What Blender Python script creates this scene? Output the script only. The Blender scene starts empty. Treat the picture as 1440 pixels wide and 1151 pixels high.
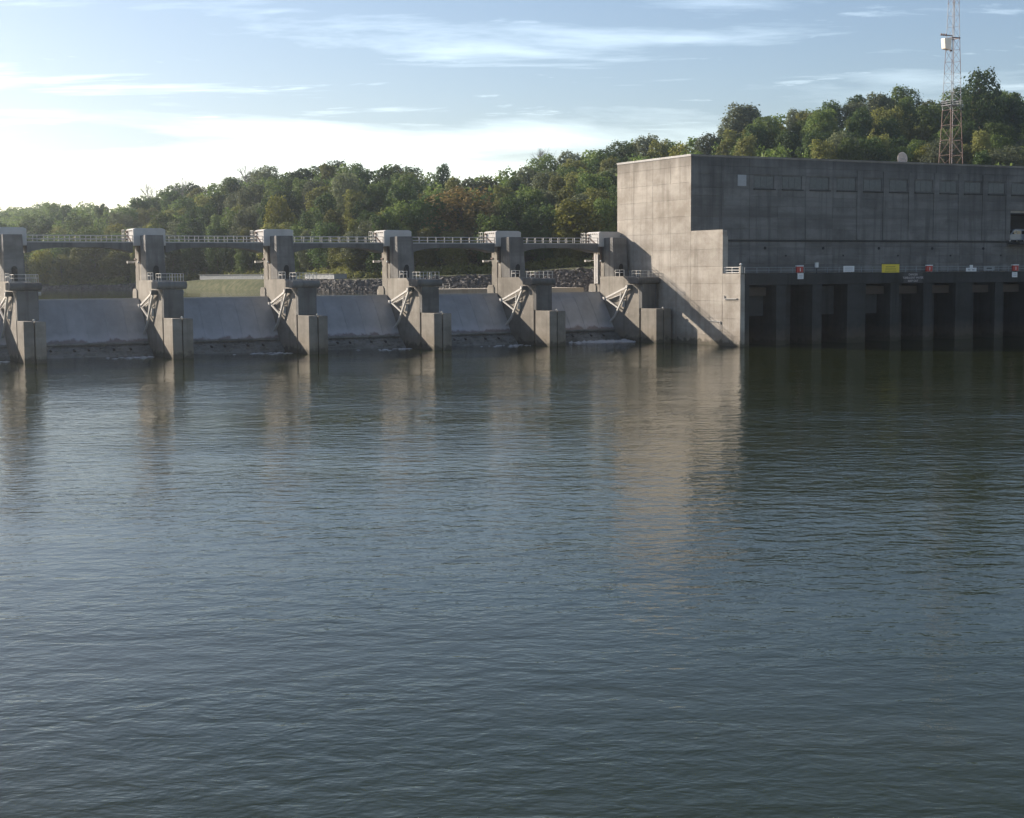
import bpy, bmesh, math, random
from math import sin, cos, pi, radians, sqrt
from mathutils import Vector, Matrix, noise

sc = bpy.context.scene
COL = sc.collection
random.seed(7)

# ------------------------------------------------------------------ camera
F_PX, PITCH, ROLL, AZ, EYE = 2141.57, -0.08928, -0.00676, 1.08265, 12.0
fw = Vector((0, cos(PITCH), sin(PITCH)))
r0 = Vector((1, 0, 0)); u0_ = r0.cross(fw)
rt = cos(ROLL) * r0 + sin(ROLL) * u0_
up = -sin(ROLL) * r0 + cos(ROLL) * u0_
cam_d = bpy.data.cameras.new('camera')
cam = bpy.data.objects.new('camera', cam_d); COL.objects.link(cam)
cam.matrix_world = Matrix(((rt.x, up.x, -fw.x, 0), (rt.y, up.y, -fw.y, 0), (rt.z, up.z, -fw.z, EYE), (0, 0, 0, 1)))
cam_d.sensor_width = 36; cam_d.sensor_fit = 'HORIZONTAL'; cam_d.lens = F_PX / 1440 * 36
cam_d.clip_start = 0.5; cam_d.clip_end = 12000
sc.camera = cam

# dam frame: U runs along the dam (to the right, receding), V runs upstream
U = Vector((sin(AZ), cos(AZ), 0)); V = Vector((-cos(AZ), sin(AZ), 0)); DAM_ROT = pi / 2 - AZ
def W(u, v, z=0): return U * u + V * v + Vector((0, 0, z))

# ------------------------------------------------------------------ sky, sun, exposure
sun_vec = (-1.0 * U + 2.0 * V + Vector((0, 0, 0.956))).normalized()
SUN_EL = math.asin(sun_vec.z)
SUN_AZ = math.atan2(sun_vec.x, sun_vec.y)          # from +Y, clockwise
world = bpy.data.worlds.new('World'); sc.world = world; world.use_nodes = True
SKY = 0.063
def build_world():
    nt = world.node_tree; N = nt.nodes; L = nt.links; N.clear()
    out = N.new('ShaderNodeOutputWorld'); bg = N.new('ShaderNodeBackground'); bg.inputs[1].default_value = SKY
    sky = N.new('ShaderNodeTexSky'); sky.sky_type = 'NISHITA'; sky.sun_disc = False
    sky.sun_elevation = SUN_EL; sky.sun_rotation = SUN_AZ
    sky.altitude = 100; sky.air_density = 1.0; sky.dust_density = 0.75; sky.ozone_density = 2.2
    tc = N.new('ShaderNodeTexCoord'); sep = N.new('ShaderNodeSeparateXYZ'); L.new(tc.outputs['Generated'], sep.inputs[0])
    def m(op, a, b=None, clamp=False):
        n = N.new('ShaderNodeMath'); n.operation = op; n.use_clamp = clamp
        for i, x in enumerate((a, b)):
            if x is None: continue
            if isinstance(x, (int, float)): n.inputs[i].default_value = x
            else: L.new(x, n.inputs[i])
        return n.outputs[0]
    den = m('ADD', m('MAXIMUM', sep.outputs['Z'], 0.0), 0.035)
    cx = m('DIVIDE', sep.outputs['X'], den); cy = m('DIVIDE', sep.outputs['Y'], den)
    comb = N.new('ShaderNodeCombineXYZ'); L.new(cx, comb.inputs[0]); L.new(cy, comb.inputs[1])
    def layer(scale, seed, stretch, detail, rough, rot):
        mp = N.new('ShaderNodeMapping'); mp.inputs['Location'].default_value = (seed, seed * 1.7, 0)
        mp.inputs['Rotation'].default_value = (0, 0, rot); mp.inputs['Scale'].default_value = (scale, scale * stretch, 1)
        L.new(comb.outputs[0], mp.inputs[0])
        nz = N.new('ShaderNodeTexNoise'); nz.inputs['Scale'].default_value = 1.0; nz.inputs['Detail'].default_value = detail
        nz.inputs['Roughness'].default_value = rough; nz.inputs['Distortion'].default_value = 0.4
        L.new(mp.outputs[0], nz.inputs['Vector']); return nz.outputs[0]
    bank = layer(0.22, 3.1, 1.5, 7, 0.58, 0.25)      # low bank of cloud
    wisp = layer(0.55, 8.4, 2.2, 8, 0.62, -0.15)     # thin streaks above it
    z = sep.outputs['Z']
    # coverage grows towards the horizon, all the way round
    lowb = m('MULTIPLY', m('SUBTRACT', 0.100, z), 13.0)
    c1 = m('MULTIPLY', m('ADD', m('SUBTRACT', bank, 0.49), m('MULTIPLY', lowb, 0.30)), 6.0, True)
    c2 = m('MULTIPLY', m('MULTIPLY', m('SUBTRACT', wisp, 0.55), 8.0, True), m('SUBTRACT', 1.35, m('MULTIPLY', z, 5.2), True), True)
    puff = layer(1.5, 2.2, 1.6, 9, 0.66, 0.35)
    c3 = m('MULTIPLY', m('MULTIPLY', m('SUBTRACT', puff, 0.61), 14.0, True), m('SUBTRACT', 1.3, m('MULTIPLY', z, 6.0), True), True)
    cov = m('MAXIMUM', m('MAXIMUM', c1, m('MULTIPLY', c2, 0.85)), m('MULTIPLY', c3, .9), True)
    cov = m('MULTIPLY', cov, 0.92)
    mix = N.new('ShaderNodeMixRGB'); L.new(cov, mix.inputs[0])
    # cloud light: white lit by sun, a bit brighter where the sky behind is brighter
    cl = N.new('ShaderNodeMixRGB'); cl.blend_type = 'ADD'; cl.inputs[0].default_value = 1.0
    sc2 = N.new('ShaderNodeMixRGB'); sc2.blend_type = 'MULTIPLY'; sc2.inputs[0].default_value = 1.0
    sc2.inputs[2].default_value = (1.75, 1.70, 1.6, 1)
    tint = N.new('ShaderNodeMixRGB'); tint.blend_type = 'MULTIPLY'; tint.inputs[0].default_value = 1.0; tint.inputs[2].default_value = (1.02, .988, 1.02, 1)
    L.new(sky.outputs[0], tint.inputs[1]); L.new(tint.outputs[0], sc2.inputs[1]); L.new(sc2.outputs[0], cl.inputs[1]); cl.inputs[2].default_value = (3.2, 3.2, 3.2, 1)
    L.new(tint.outputs[0], mix.inputs[1]); L.new(cl.outputs[0], mix.inputs[2])
    L.new(mix.outputs[0], bg.inputs[0]); L.new(bg.outputs[0], out.inputs[0])
build_world()
sd = bpy.data.lights.new('sun', 'SUN'); sd.energy = 5.0; sd.angle = radians(0.53); sd.color = (1.0, 0.88, 0.74)
sun = bpy.data.objects.new('sun', sd); COL.objects.link(sun); sun.location = (-200, 150, 200)
sun.rotation_euler = sun_vec.to_track_quat('Z', 'Y').to_euler()
vs = sc.view_settings; vs.view_transform = 'Standard'; vs.look = 'None'; vs.gamma = 1; vs.use_curve_mapping = False
vs.exposure = 1.0
sc.cycles.use_denoising = True
sc.cycles.volume_bounces = 1; sc.cycles.max_bounces = 8; sc.cycles.transparent_max_bounces = 8

# ------------------------------------------------------------------ helpers
def tag(o, label=None, cat=None, group=None, kind=None):
    if label: o['label'] = label
    if cat: o['category'] = cat
    if group: o['group'] = group
    if kind: o['kind'] = kind
    return o
def link(o, parent=None):
    COL.objects.link(o)
    if parent: o.parent = parent
    return o
def empty(name, loc, rz=DAM_ROT):
    o = bpy.data.objects.new(name, None); o.empty_display_size = 0.5
    o.location = loc; o.rotation_euler = (0, 0, rz); return link(o)
class MB:
    def __init__(s): s.v = []; s.f = []
    def add(s, vs, fs):
        b = len(s.v); s.v += [tuple(x) for x in vs]; s.f += [[i + b for i in f] for f in fs]; return s
    def box(s, x0, x1, y0, y1, z0, z1):
        return s.add([(x0,y0,z0),(x1,y0,z0),(x1,y1,z0),(x0,y1,z0),(x0,y0,z1),(x1,y0,z1),(x1,y1,z1),(x0,y1,z1)],
              [(0,3,2,1),(4,5,6,7),(0,1,5,4),(1,2,6,5),(2,3,7,6),(3,0,4,7)])
    def prism(s, poly, x0, x1):          # polygon in (y,z), extruded along x
        n = len(poly); a = sum(poly[i][0]*poly[(i+1)%n][1]-poly[(i+1)%n][0]*poly[i][1] for i in range(n))
        if a < 0: poly = poly[::-1]
        vs = [(x0, y, z) for y, z in poly] + [(x1, y, z) for y, z in poly]
        fs = [tuple(range(n-1,-1,-1)), tuple(range(n, 2*n))] + [(i,(i+1)%n,(i+1)%n+n,i+n) for i in range(n)]
        return s.add(vs, fs)
    def bar(s, p, q, w, h=None, n=4):
        p = Vector(p); q = Vector(q); d = q - p
        if d.length < 1e-6: return s
        d.normalize(); a = Vector((0,0,1)) if abs(d.z) < .95 else Vector((1,0,0))
        e1 = d.cross(a).normalized(); e2 = e1.cross(d); h = h or w; vs = []
        for P in (p, q):
            for k in range(n):
                t = 2*pi*(k+.5)/n; r = (1/cos(pi/4) if n == 4 else 1)
                vs.append(P + e1*cos(t)*w/2*r + e2*sin(t)*h/2*r)
        fs = [(k,(k+1)%n,(k+1)%n+n,k+n) for k in range(n)] + [tuple(range(n-1,-1,-1)), tuple(range(n,2*n))]
        return s.add(vs, fs)
    def ball(s, c, r, n=10, m=6, sz=1.0):
        vs = []; fs = []
        for j in range(m+1):
            for k in range(n):
                a = pi*j/m; b = 2*pi*k/n
                vs.append((c[0]+r*sin(a)*cos(b), c[1]+r*sin(a)*sin(b), c[2]+r*cos(a)*sz))
        for j in range(m):
            for k in range(n): fs.append((j*n+k,(j+1)*n+k,(j+1)*n+(k+1)%n,j*n+(k+1)%n))
        return s.add(vs, fs)
    def mesh(s, name, mat, smooth=False, bevel=0, seg=1):
        me = bpy.data.meshes.new(name); me.from_pydata(s.v, [], s.f); me.update()
        if bevel:
            bm = bmesh.new(); bm.from_mesh(me); bmesh.ops.remove_doubles(bm, verts=bm.verts, dist=1e-4)
            bmesh.ops.bevel(bm, geom=list(bm.edges), offset=bevel, segments=seg, affect='EDGES', profile=0.5, clamp_overlap=True)
            bm.to_mesh(me); bm.free()
        if smooth:
            for p in me.polygons: p.use_smooth = True
        if mat: me.materials.append(mat)
        return me
    def build(s, name, mat, parent=None, loc=None, rz=None, **k):
        o = bpy.data.objects.new(name, s.mesh(name, mat, **k)); link(o, parent)
        if loc is not None: o.location = loc
        if rz is not None: o.rotation_euler = (0, 0, rz)
        return o
def copy_tree(o, parent=None):
    c = o.copy(); link(c, parent)
    for ch in list(o.children): copy_tree(ch, c)
    return c
def interp(keys, x):
    if x <= keys[0][0]: return keys[0][1]
    for (a, b), (c, d) in zip(keys, keys[1:]):
        if x <= c:
            t = (x-a)/(c-a); t = t*t*(3-2*t)*.5 + t*.5
            return b + (d-b)*t
    return keys[-1][1]

# ------------------------------------------------------------------ materials
class MT:
    def __init__(s, name, rough=0.8, metal=0, spec=0.3):
        s.m = bpy.data.materials.new(name); s.m.use_nodes = True; s.nt = s.m.node_tree; s.N = s.nt.nodes; s.L = s.nt.links
        s.b = s.N['Principled BSDF']; s.b.inputs['Roughness'].default_value = rough; s.b.inputs['Metallic'].default_value = metal
        s.b.inputs['Specular IOR Level'].default_value = spec
        s.geo = s.N.new('ShaderNodeNewGeometry'); s.oi = s.N.new('ShaderNodeObjectInfo')
    def pos(s, scale=(1,1,1), off=(0,0,0)):
        mp = s.N.new('ShaderNodeMapping'); mp.inputs['Scale'].default_value = scale; mp.inputs['Location'].default_value = off
        s.L.new(s.geo.outputs['Position'], mp.inputs[0]); return mp.outputs[0]
    def noise(s, scale=1.0, vscale=(1,1,1), detail=5, rough=.6, off=(0,0,0), vec=None):
        n = s.N.new('ShaderNodeTexNoise'); n.inputs['Scale'].default_value = scale; n.inputs['Detail'].default_value = detail
        n.inputs['Roughness'].default_value = rough; s.L.new(vec or s.pos(vscale, off), n.inputs['Vector']); return n.outputs[0]
    def ramp(s, x, a, b, c0=0, c1=1):
        n = s.N.new('ShaderNodeMapRange'); n.inputs['From Min'].default_value = a; n.inputs['From Max'].default_value = b
        n.inputs['To Min'].default_value = c0; n.inputs['To Max'].default_value = c1; s.L.new(x, n.inputs['Value']); return n.outputs[0]
    def mix(s, fac, a, b, mode='MIX'):
        n = s.N.new('ShaderNodeMixRGB'); n.blend_type = mode
        for i, x in enumerate((fac, a, b)):
            if isinstance(x, (int, float)): n.inputs[i].default_value = x if i == 0 else (x, x, x, 1)
            elif isinstance(x, tuple): n.inputs[i].default_value = (*x, 1)
            else: s.L.new(x, n.inputs[i])
        return n.outputs[0]
    def math(s, op, a, b):
        n = s.N.new('ShaderNodeMath'); n.operation = op
        for i, x in enumerate((a, b)):
            if isinstance(x, (int, float)): n.inputs[i].default_value = x
            else: s.L.new(x, n.inputs[i])
        return n.outputs[0]
    def z(s):
        n = s.N.new('ShaderNodeSeparateXYZ'); s.L.new(s.geo.outputs['Position'], n.inputs[0]); return n.outputs['Z']
    def color(s, c):
        if isinstance(c, tuple): s.b.inputs['Base Color'].default_value = (*c, 1)
        else: s.L.new(c, s.b.inputs['Base Color'])
        return s
    def bump(s, h, strength=.3, dist=.05):
        n = s.N.new('ShaderNodeBump'); n.inputs['Strength'].default_value = strength; n.inputs['Distance'].default_value = dist
        s.L.new(h, n.inputs['Height']); s.L.new(n.outputs[0], s.b.inputs['Normal']); return s

def concrete(name, base, stain, wet=True, var=.12, streak=.5, top=None, lifts=.42):
    m = MT(name, .88, 0, .2)
    blot = m.ramp(m.noise(.17, (1,1,1.5), detail=7, rough=.68), .43, .66)
    fine = m.ramp(m.noise(1.3, (1,1,.8), detail=6, rough=.7), .35, .7)
    drip = m.ramp(m.noise(.8, (1,1,.07), detail=5, rough=.6), .5, .72)
    lift = m.ramp(m.noise(.55, (.06,.06,1), detail=4, rough=.6, off=(5,2,1)), .45, .7)
    c = m.mix(m.math('MULTIPLY', blot, .85), base, stain)
    c = m.mix(m.math('MULTIPLY', fine, .25), c, tuple(x*.7 for x in base))
    c = m.mix(m.math('MULTIPLY', drip, streak), c, tuple(x*.62 for x in stain))
    c = m.mix(m.math('MULTIPLY', lift, lifts), c, stain)
    if top is not None:                      # weather staining running down from the parapet
        zt = m.math('ADD', m.z(), m.ramp(m.noise(.45, (1,1,.1), detail=5), .3, .7, -1.6, 1.6))
        c = m.mix(m.ramp(zt, top-3.4, top, 0, .62), c, tuple(x*.5 for x in stain))
    rnd = m.ramp(m.oi.outputs['Random'], 0, 1, 1-var, 1+var)
    c = m.mix(1.0, c, rnd, 'MULTIPLY')
    if wet:                                  # old high-water mark
        zz = m.math('ADD', m.z(), m.ramp(m.noise(.9, detail=4), .3, .7, -.5, .5))
        c = m.mix(m.ramp(zz, 3.2, 1.2, 0, .35), c, (.17,.13,.085))
        c = m.mix(m.ramp(zz, .95, .45, 0, .8), c, (.05,.045,.03))
    m.color(c).bump(m.noise(6, detail=5), .25, .03)
    return m.m
M = {}
M['conc'] = concrete('weathered_concrete', (.285,.262,.228), (.145,.130,.108))
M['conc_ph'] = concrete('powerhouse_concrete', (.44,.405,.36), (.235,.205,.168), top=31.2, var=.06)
M['conc_shade'] = concrete('shade_toned_concrete', (.205,.20,.19), (.10,.097,.092), streak=.8, var=.12, top=31.2, lifts=.8)  # darker copy of powerhouse concrete, river face's shade put into the base colour
M['conc_deep_shade'] = concrete('deep_shade_toned_concrete', (.055,.056,.055), (.028,.028,.026), streak=.8)  # darkest copy of the concrete: deep shade of draft tube bays in its colour
M['conc_slab'] = concrete('stained_slab_concrete', (.17,.17,.165), (.085,.083,.077), wet=False, streak=.8)
M['sill'] = concrete('wet_sill_concrete', (.25,.25,.235), (.11,.11,.10), wet=False, streak=.7)
M['house'] = concrete('painted_house_concrete', (.56,.545,.53), (.43,.41,.385), wet=False, var=.04, streak=.25)
def plain(name, c, rough=.6, metal=0, spec=.4, vary=.18):
    m = MT(name, rough, metal, spec); f = m.ramp(m.noise(2.2, detail=5), .3, .7)
    m.color(m.mix(m.math('MULTIPLY', f, vary*2), c, tuple(x*.55 for x in c))); return m.m
M['white'] = plain('white_painted_steel', (.63,.61,.57), .45)
M['rail'] = plain('galvanised_rail', (.37,.37,.365), .5, .3)
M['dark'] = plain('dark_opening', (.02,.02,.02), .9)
M['rung'] = plain('rusty_iron', (.10,.055,.035), .8)
M['red'] = plain('red_paint', (.50,.035,.025), .45)
M['yellow'] = plain('yellow_sign_paint', (.78,.60,.04), .5, vary=.08)
M['signwhite'] = plain('white_sign_paint', (.74,.75,.76), .5, vary=.08)
M['signblack'] = plain('black_sign_paint', (.025,.025,.03), .5)
M['letter'] = plain('letter_paint', (.62,.56,.56), .6)
M['pane'] = plain('green_grey_glazing', (.185,.19,.178), .85, spec=.1, vary=.25)
M['louvre'] = plain('grey_louvre', (.42,.44,.47), .5)
M['crosshead'] = plain('rusted_crosshead', (.065,.045,.03), .75, vary=.3)
M['shed'] = plain('pale_grey_metal', (.27,.29,.30), .6)
M['vanpaint'] = plain('shade_toned_van_paint', (.20,.225,.26), .25, spec=.5, vary=.04)  # white van paint darkened and blued, the bay's shade put into the colour
M['glass'] = plain('dark_glass', (.015,.018,.02), .08, spec=.6)
M['rubber'] = plain('rubber', (.02,.02,.02), .8)
M['tower_red'] = plain('faded_red_lattice', (.13,.065,.05), .6, vary=.3)
M['tower_white'] = plain('faded_white_lattice', (.20,.21,.23), .5, vary=.2)
M['cream'] = plain('cream_fibreglass', (.80,.74,.63), .5, vary=.06)
M['dish'] = plain('pinkish_white_dish', (.66,.55,.50), .5, vary=.15)
def gate_mat():
    m = MT('wet_gate_steel', .42, .15, .5)
    drip = m.ramp(m.noise(.9, (1,1,.05), detail=6, rough=.65), .4, .7); blot = m.ramp(m.noise(.25, detail=5), .4, .65)
    c = m.mix(m.math('MULTIPLY', drip, .4), (.40,.405,.41), (.25,.255,.255)); c = m.mix(m.math('MULTIPLY', blot, .35), c, (.19,.19,.185))
    zz = m.math('ADD', m.z(), m.ramp(m.noise(.5, (1,1,.3), detail=5), .3, .7, -.5, .5))
    c = m.mix(m.ramp(zz, 3.6, 2.7, 0, .6), c, (.50,.50,.52)); c = m.mix(m.ramp(zz, 2.45, 2.15, 0, .7), c, (.12,.075,.06))
    m.color(c).bump(m.noise(2.5, (1,1,.6), detail=5), .35, .05); return m.m
M['gate'] = gate_mat()
def leaf_mat(name, c, c2, dryness=.25):
    m = MT(name, .75, 0, .15)
    rnd = m.oi.outputs['Random']; n1 = m.ramp(m.noise(.5, detail=4), .36, .64); n2 = m.ramp(m.noise(2.2, detail=2, off=(3,1,9)), .55, .7)
    col = m.mix(n1, c, c2); col = m.mix(m.math('MULTIPLY', n2, dryness), col, (.17,.115,.035))
    col = m.mix(1.0, col, m.ramp(rnd, 0, 1, .6, 1.35), 'MULTIPLY')
    m.color(col)
    tr = m.N.new('ShaderNodeBsdfTranslucent'); m.L.new(col, tr.inputs[0])
    mx = m.N.new('ShaderNodeMixShader'); mx.inputs[0].default_value = .38
    m.L.new(m.b.outputs[0], mx.inputs[1]); m.L.new(tr.outputs[0], mx.inputs[2]); m.L.new(mx.outputs[0], m.N['Material Output'].inputs[0])
    return m.m
LEAF = {
 'dark green': leaf_mat('dark_green_leaves', (.048,.088,.026), (.078,.120,.034), .10),
 'mid green': leaf_mat('mid_green_leaves', (.085,.138,.034), (.138,.182,.048), .12),
 'olive green': leaf_mat('olive_leaves', (.135,.155,.042), (.195,.198,.056), .25),
 'grey green': leaf_mat('grey_green_leaves', (.100,.125,.066), (.150,.168,.090), .15),
 'yellow green': leaf_mat('yellow_green_leaves', (.18,.20,.035), (.27,.26,.045), .2),
 'rusty brown': leaf_mat('rusty_leaves', (.15,.115,.042), (.21,.155,.055), .35),
}
M['bark'] = plain('grey_bark', (.12,.105,.09), .9, vary=.3)
M['deadwood'] = plain('pale_dead_wood', (.27,.25,.23), .9, vary=.2)

# ------------------------------------------------------------------ water
def water_mat(name, far=1.0):
    m = MT(name, .035, 0, .5); m.b.inputs['IOR'].default_value = 1.25
    silt = m.ramp(m.noise(.03, (1,2.5,1), detail=3), .35, .65)
    m.color(m.mix(silt, (.0125,.0185,.0038), (.0185,.0225,.0048)))
    def wave(scale, sx, sy, rot, detail, dist=0.0):
        mp = m.N.new('ShaderNodeMapping'); mp.inputs['Rotation'].default_value = (0,0,rot); mp.inputs['Scale'].default_value = (sx,sy,1)
        m.L.new(m.geo.outputs['Position'], mp.inputs[0])
        n = m.N.new('ShaderNodeTexNoise'); n.inputs['Scale'].default_value = scale; n.inputs['Detail'].default_value = detail
        n.inputs['Roughness'].default_value = .55; n.inputs['Distortion'].default_value = dist
        m.L.new(mp.outputs[0], n.inputs['Vector']); return n.outputs[0]
    swell = wave(.30, .65, 1.0, .12, 2, .3)
    chop = wave(.95, .72, 1.0, -.08, 3, .25)
    rip = wave(4.2, .65, 1.0, .15, 3, .2)
    patch = m.ramp(m.noise(.02, (1,2.2,1), detail=3, off=(9,4,0)), .34, .68, .5, 1.35)
    h = m.math('ADD', m.math('MULTIPLY', swell, .28), m.math('MULTIPLY', chop, .34))
    h = m.math('MULTIPLY', m.math('ADD', h, m.math('MULTIPLY', rip, .05)), patch)
    m.bump(h, 1.0, .195*far)
    return m.m
M['water'] = water_mat('river_water', 1.0)
M['lakewater'] = water_mat('lake_water', .35)
river = MB().add([(-420,-120,0),(560,-120,0),(560,233.5,0),(-420,233.5,0)], [(0,1,2,3)]).build('river', M['water'], rz=DAM_ROT); tag(river, kind='structure')
riverbed = MB().add([(-440,-140,-6),(580,-140,-6),(580,240,-6),(-440,240,-6)], [(0,1,2,3)]).build('riverbed', M['sill'], rz=DAM_ROT); tag(riverbed, kind='structure')
LAKE = 8.15
lake = MB().add([(-420,234.6,LAKE),(146,234.6,LAKE),(146,700,LAKE),(-420,700,LAKE)], [(0,1,2,3)]).build('lake', M['lakewater'], rz=DAM_ROT); tag(lake, kind='structure')

# ------------------------------------------------------------------ hills and bank
def aa(x): return (x - 720) / F_PX
K_toe = [(aa(x), y) for x, y in [(-500,480),(-60,436),(130,417),(235,408),(380,362),(500,316),(640,305),(850,300),(900,303),(1440,338),(1900,370)]]
K_wid = [(aa(x), y) for x, y in [(-500,4),(235,5),(300,10),(500,11),(690,12),(830,13),(1440,6)]]
K_crz = [(aa(x), y) for x, y in [(-500,9.0),(130,9.2),(235,9.8),(300,10.8),(500,10.8),(690,11.7),(830,13.1),(900,14),(1440,17)]]
K_road = [(aa(x), y) for x, y in [(-500,2),(130,2),(235,5),(330,15),(500,14),(700,13),(830,13),(1440,12)]]
K_rid = [(aa(x), y) for x, y in [(-500,1150),(0,960),(90,860),(200,660),(300,530),(430,470),(620,450),(900,450),(1200,455),(1440,470),(1900,500)]]
RIDGE_PX = [(-300,305),(0,300),(85,287),(160,293),(215,279),(300,262),(370,246),(430,238),(530,238),(600,242),(660,250),(740,243),(800,224),(850,213),(950,198),(1000,188),(1040,175),(1100,163),(1200,145),(1290,146),(1370,128),(1440,138),(1600,130),(1900,140)]
def tree_allow(x): return 10.5 + max(0, (300 - x)) * .006
def ridge_z(a):
    x = a * F_PX + 720; Y = interp(K_rid, a)
    yp = interp(RIDGE_PX, x)
    return EYE + (387.6 - .0068*x - yp) * Y / F_PX - tree_allow(x)
def ground_z(X, Y):
    a = X / max(Y, 1)
    a = max(-.62, min(.62, a))
    t0 = interp(K_toe, a); w = interp(K_wid, a); zc = interp(K_crz, a); rd = interp(K_road, a); yr = interp(K_rid, a); zr = ridge_z(a)
    if Y < t0: return LAKE - 1.5 - (t0 - Y) * .12
    if Y < t0 + w: return LAKE - 1.5 + (zc - LAKE + 1.5) * (Y - t0) / w
    f0 = t0 + w + rd
    if Y < f0: return zc + .15 * (Y - t0 - w) / max(rd, 1)
    if Y < yr:
        t = (Y - f0) / (yr - f0); s = t ** .92
        return zc + .15 + (zr - zc) * s + 1.6 * noise.noise(Vector((X*.03, Y*.03, 0))) * min(1, t*4)
    return zr - (zr - 24) * min(1, (Y - yr) / 900.0) ** 1.1 + 1.0 * noise.noise(Vector((X*.02, Y*.02, 3)))
def hill_mesh():
    na, vs, fs = 150, [], []
    rows = []
    fr = [-.10,-.02] 
    for j in range(na + 1):
        a = -.60 + 1.2 * j / na
        t0 = interp(K_toe, a); w = interp(K_wid, a); rd = interp(K_road, a); yr = interp(K_rid, a); f0 = t0 + w + rd
        ys = [t0 - 6, t0, t0 + w*.33, t0 + w*.66, t0 + w, t0 + w + rd*.5, f0]
        ys += [f0 + (yr - f0) * k / 22 for k in range(1, 23)] + [yr + d for d in (12, 30, 60, 110, 200, 350, 600, 1000, 1800, 3200)]
        for Y in ys: vs.append((a*Y, Y, ground_z(a*Y, Y)))
        n = len(ys)
    for j in range(na):
        for k in range(n - 1): fs.append((j*n+k, (j+1)*n+k, (j+1)*n+k+1, j*n+k+1))
    m = MT('forest_floor', .95, 0, .1)
    g = m.ramp(m.noise(.25, detail=5), .4, .62); c = m.mix(g, (.055,.055,.025), (.10,.085,.05))
    zz = m.z(); grass = m.mix(m.ramp(m.noise(.6, detail=5), .4, .65), (.055,.068,.030), (.120,.118,.066))
    c = m.mix(m.ramp(zz, 14.5, 13.2), c, grass)
    m.color(c).bump(m.noise(1.5, detail=5), .6, .3)
    o = MB().add(vs, fs).build('hillside', m.m, smooth=True); tag(o, kind='structure')
hill_mesh()
# riprap: too many small stones to count
def riprap():
    mb = MB(); rng = random.Random(5)
    cube = [(-1,-1,-1),(1,-1,-1),(1,1,-1),(-1,1,-1),(-1,-1,1),(1,-1,1),(1,1,1),(-1,1,1)]
    fc = [(0,3,2,1),(4,5,6,7),(0,1,5,4),(1,2,6,5),(2,3,7,6),(3,0,4,7)]
    for i in range(9500):
        x = rng.uniform(60, 905) if rng.random() < .94 else rng.uniform(-300, 60)
        small = 235 < x < 430
        if small or (x < 235 and rng.random() < .6): continue
        a = aa(x); t0 = interp(K_toe, a); w = interp(K_wid, a)
        Y = t0 + w * rng.uniform(.02, .93); X = a * Y; z = ground_z(X, Y); s = rng.uniform(.22, .56) * (.6 if small else 1)
        R = Matrix.Rotation(rng.uniform(0, 6), 3, 'Z') @ Matrix.Rotation(rng.uniform(-.6, .6), 3, 'X')
        sx, sy, sz = s*rng.uniform(.7,1.3), s*rng.uniform(.7,1.3), s*rng.uniform(.5,.9)
        mb.add([R @ Vector((p[0]*sx*rng.uniform(.55,1), p[1]*sy*rng.uniform(.55,1), p[2]*sz*rng.uniform(.55,1))) + Vector((X, Y, z + s*.15)) for p in cube], fc)
    m = MT('riprap_stone', .9, 0, .2)
    n = m.ramp(m.noise(.8, detail=3), .35, .65); c = m.mix(n, (.07,.066,.064), (.15,.14,.13))
    m.color(c).bump(m.noise(5, detail=4), .4, .05)
    tag(mb.build('riprap', m.m), 'rough grey riprap stones covering the lake bank behind the dam', 'riprap', kind='stuff')
riprap()

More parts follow.
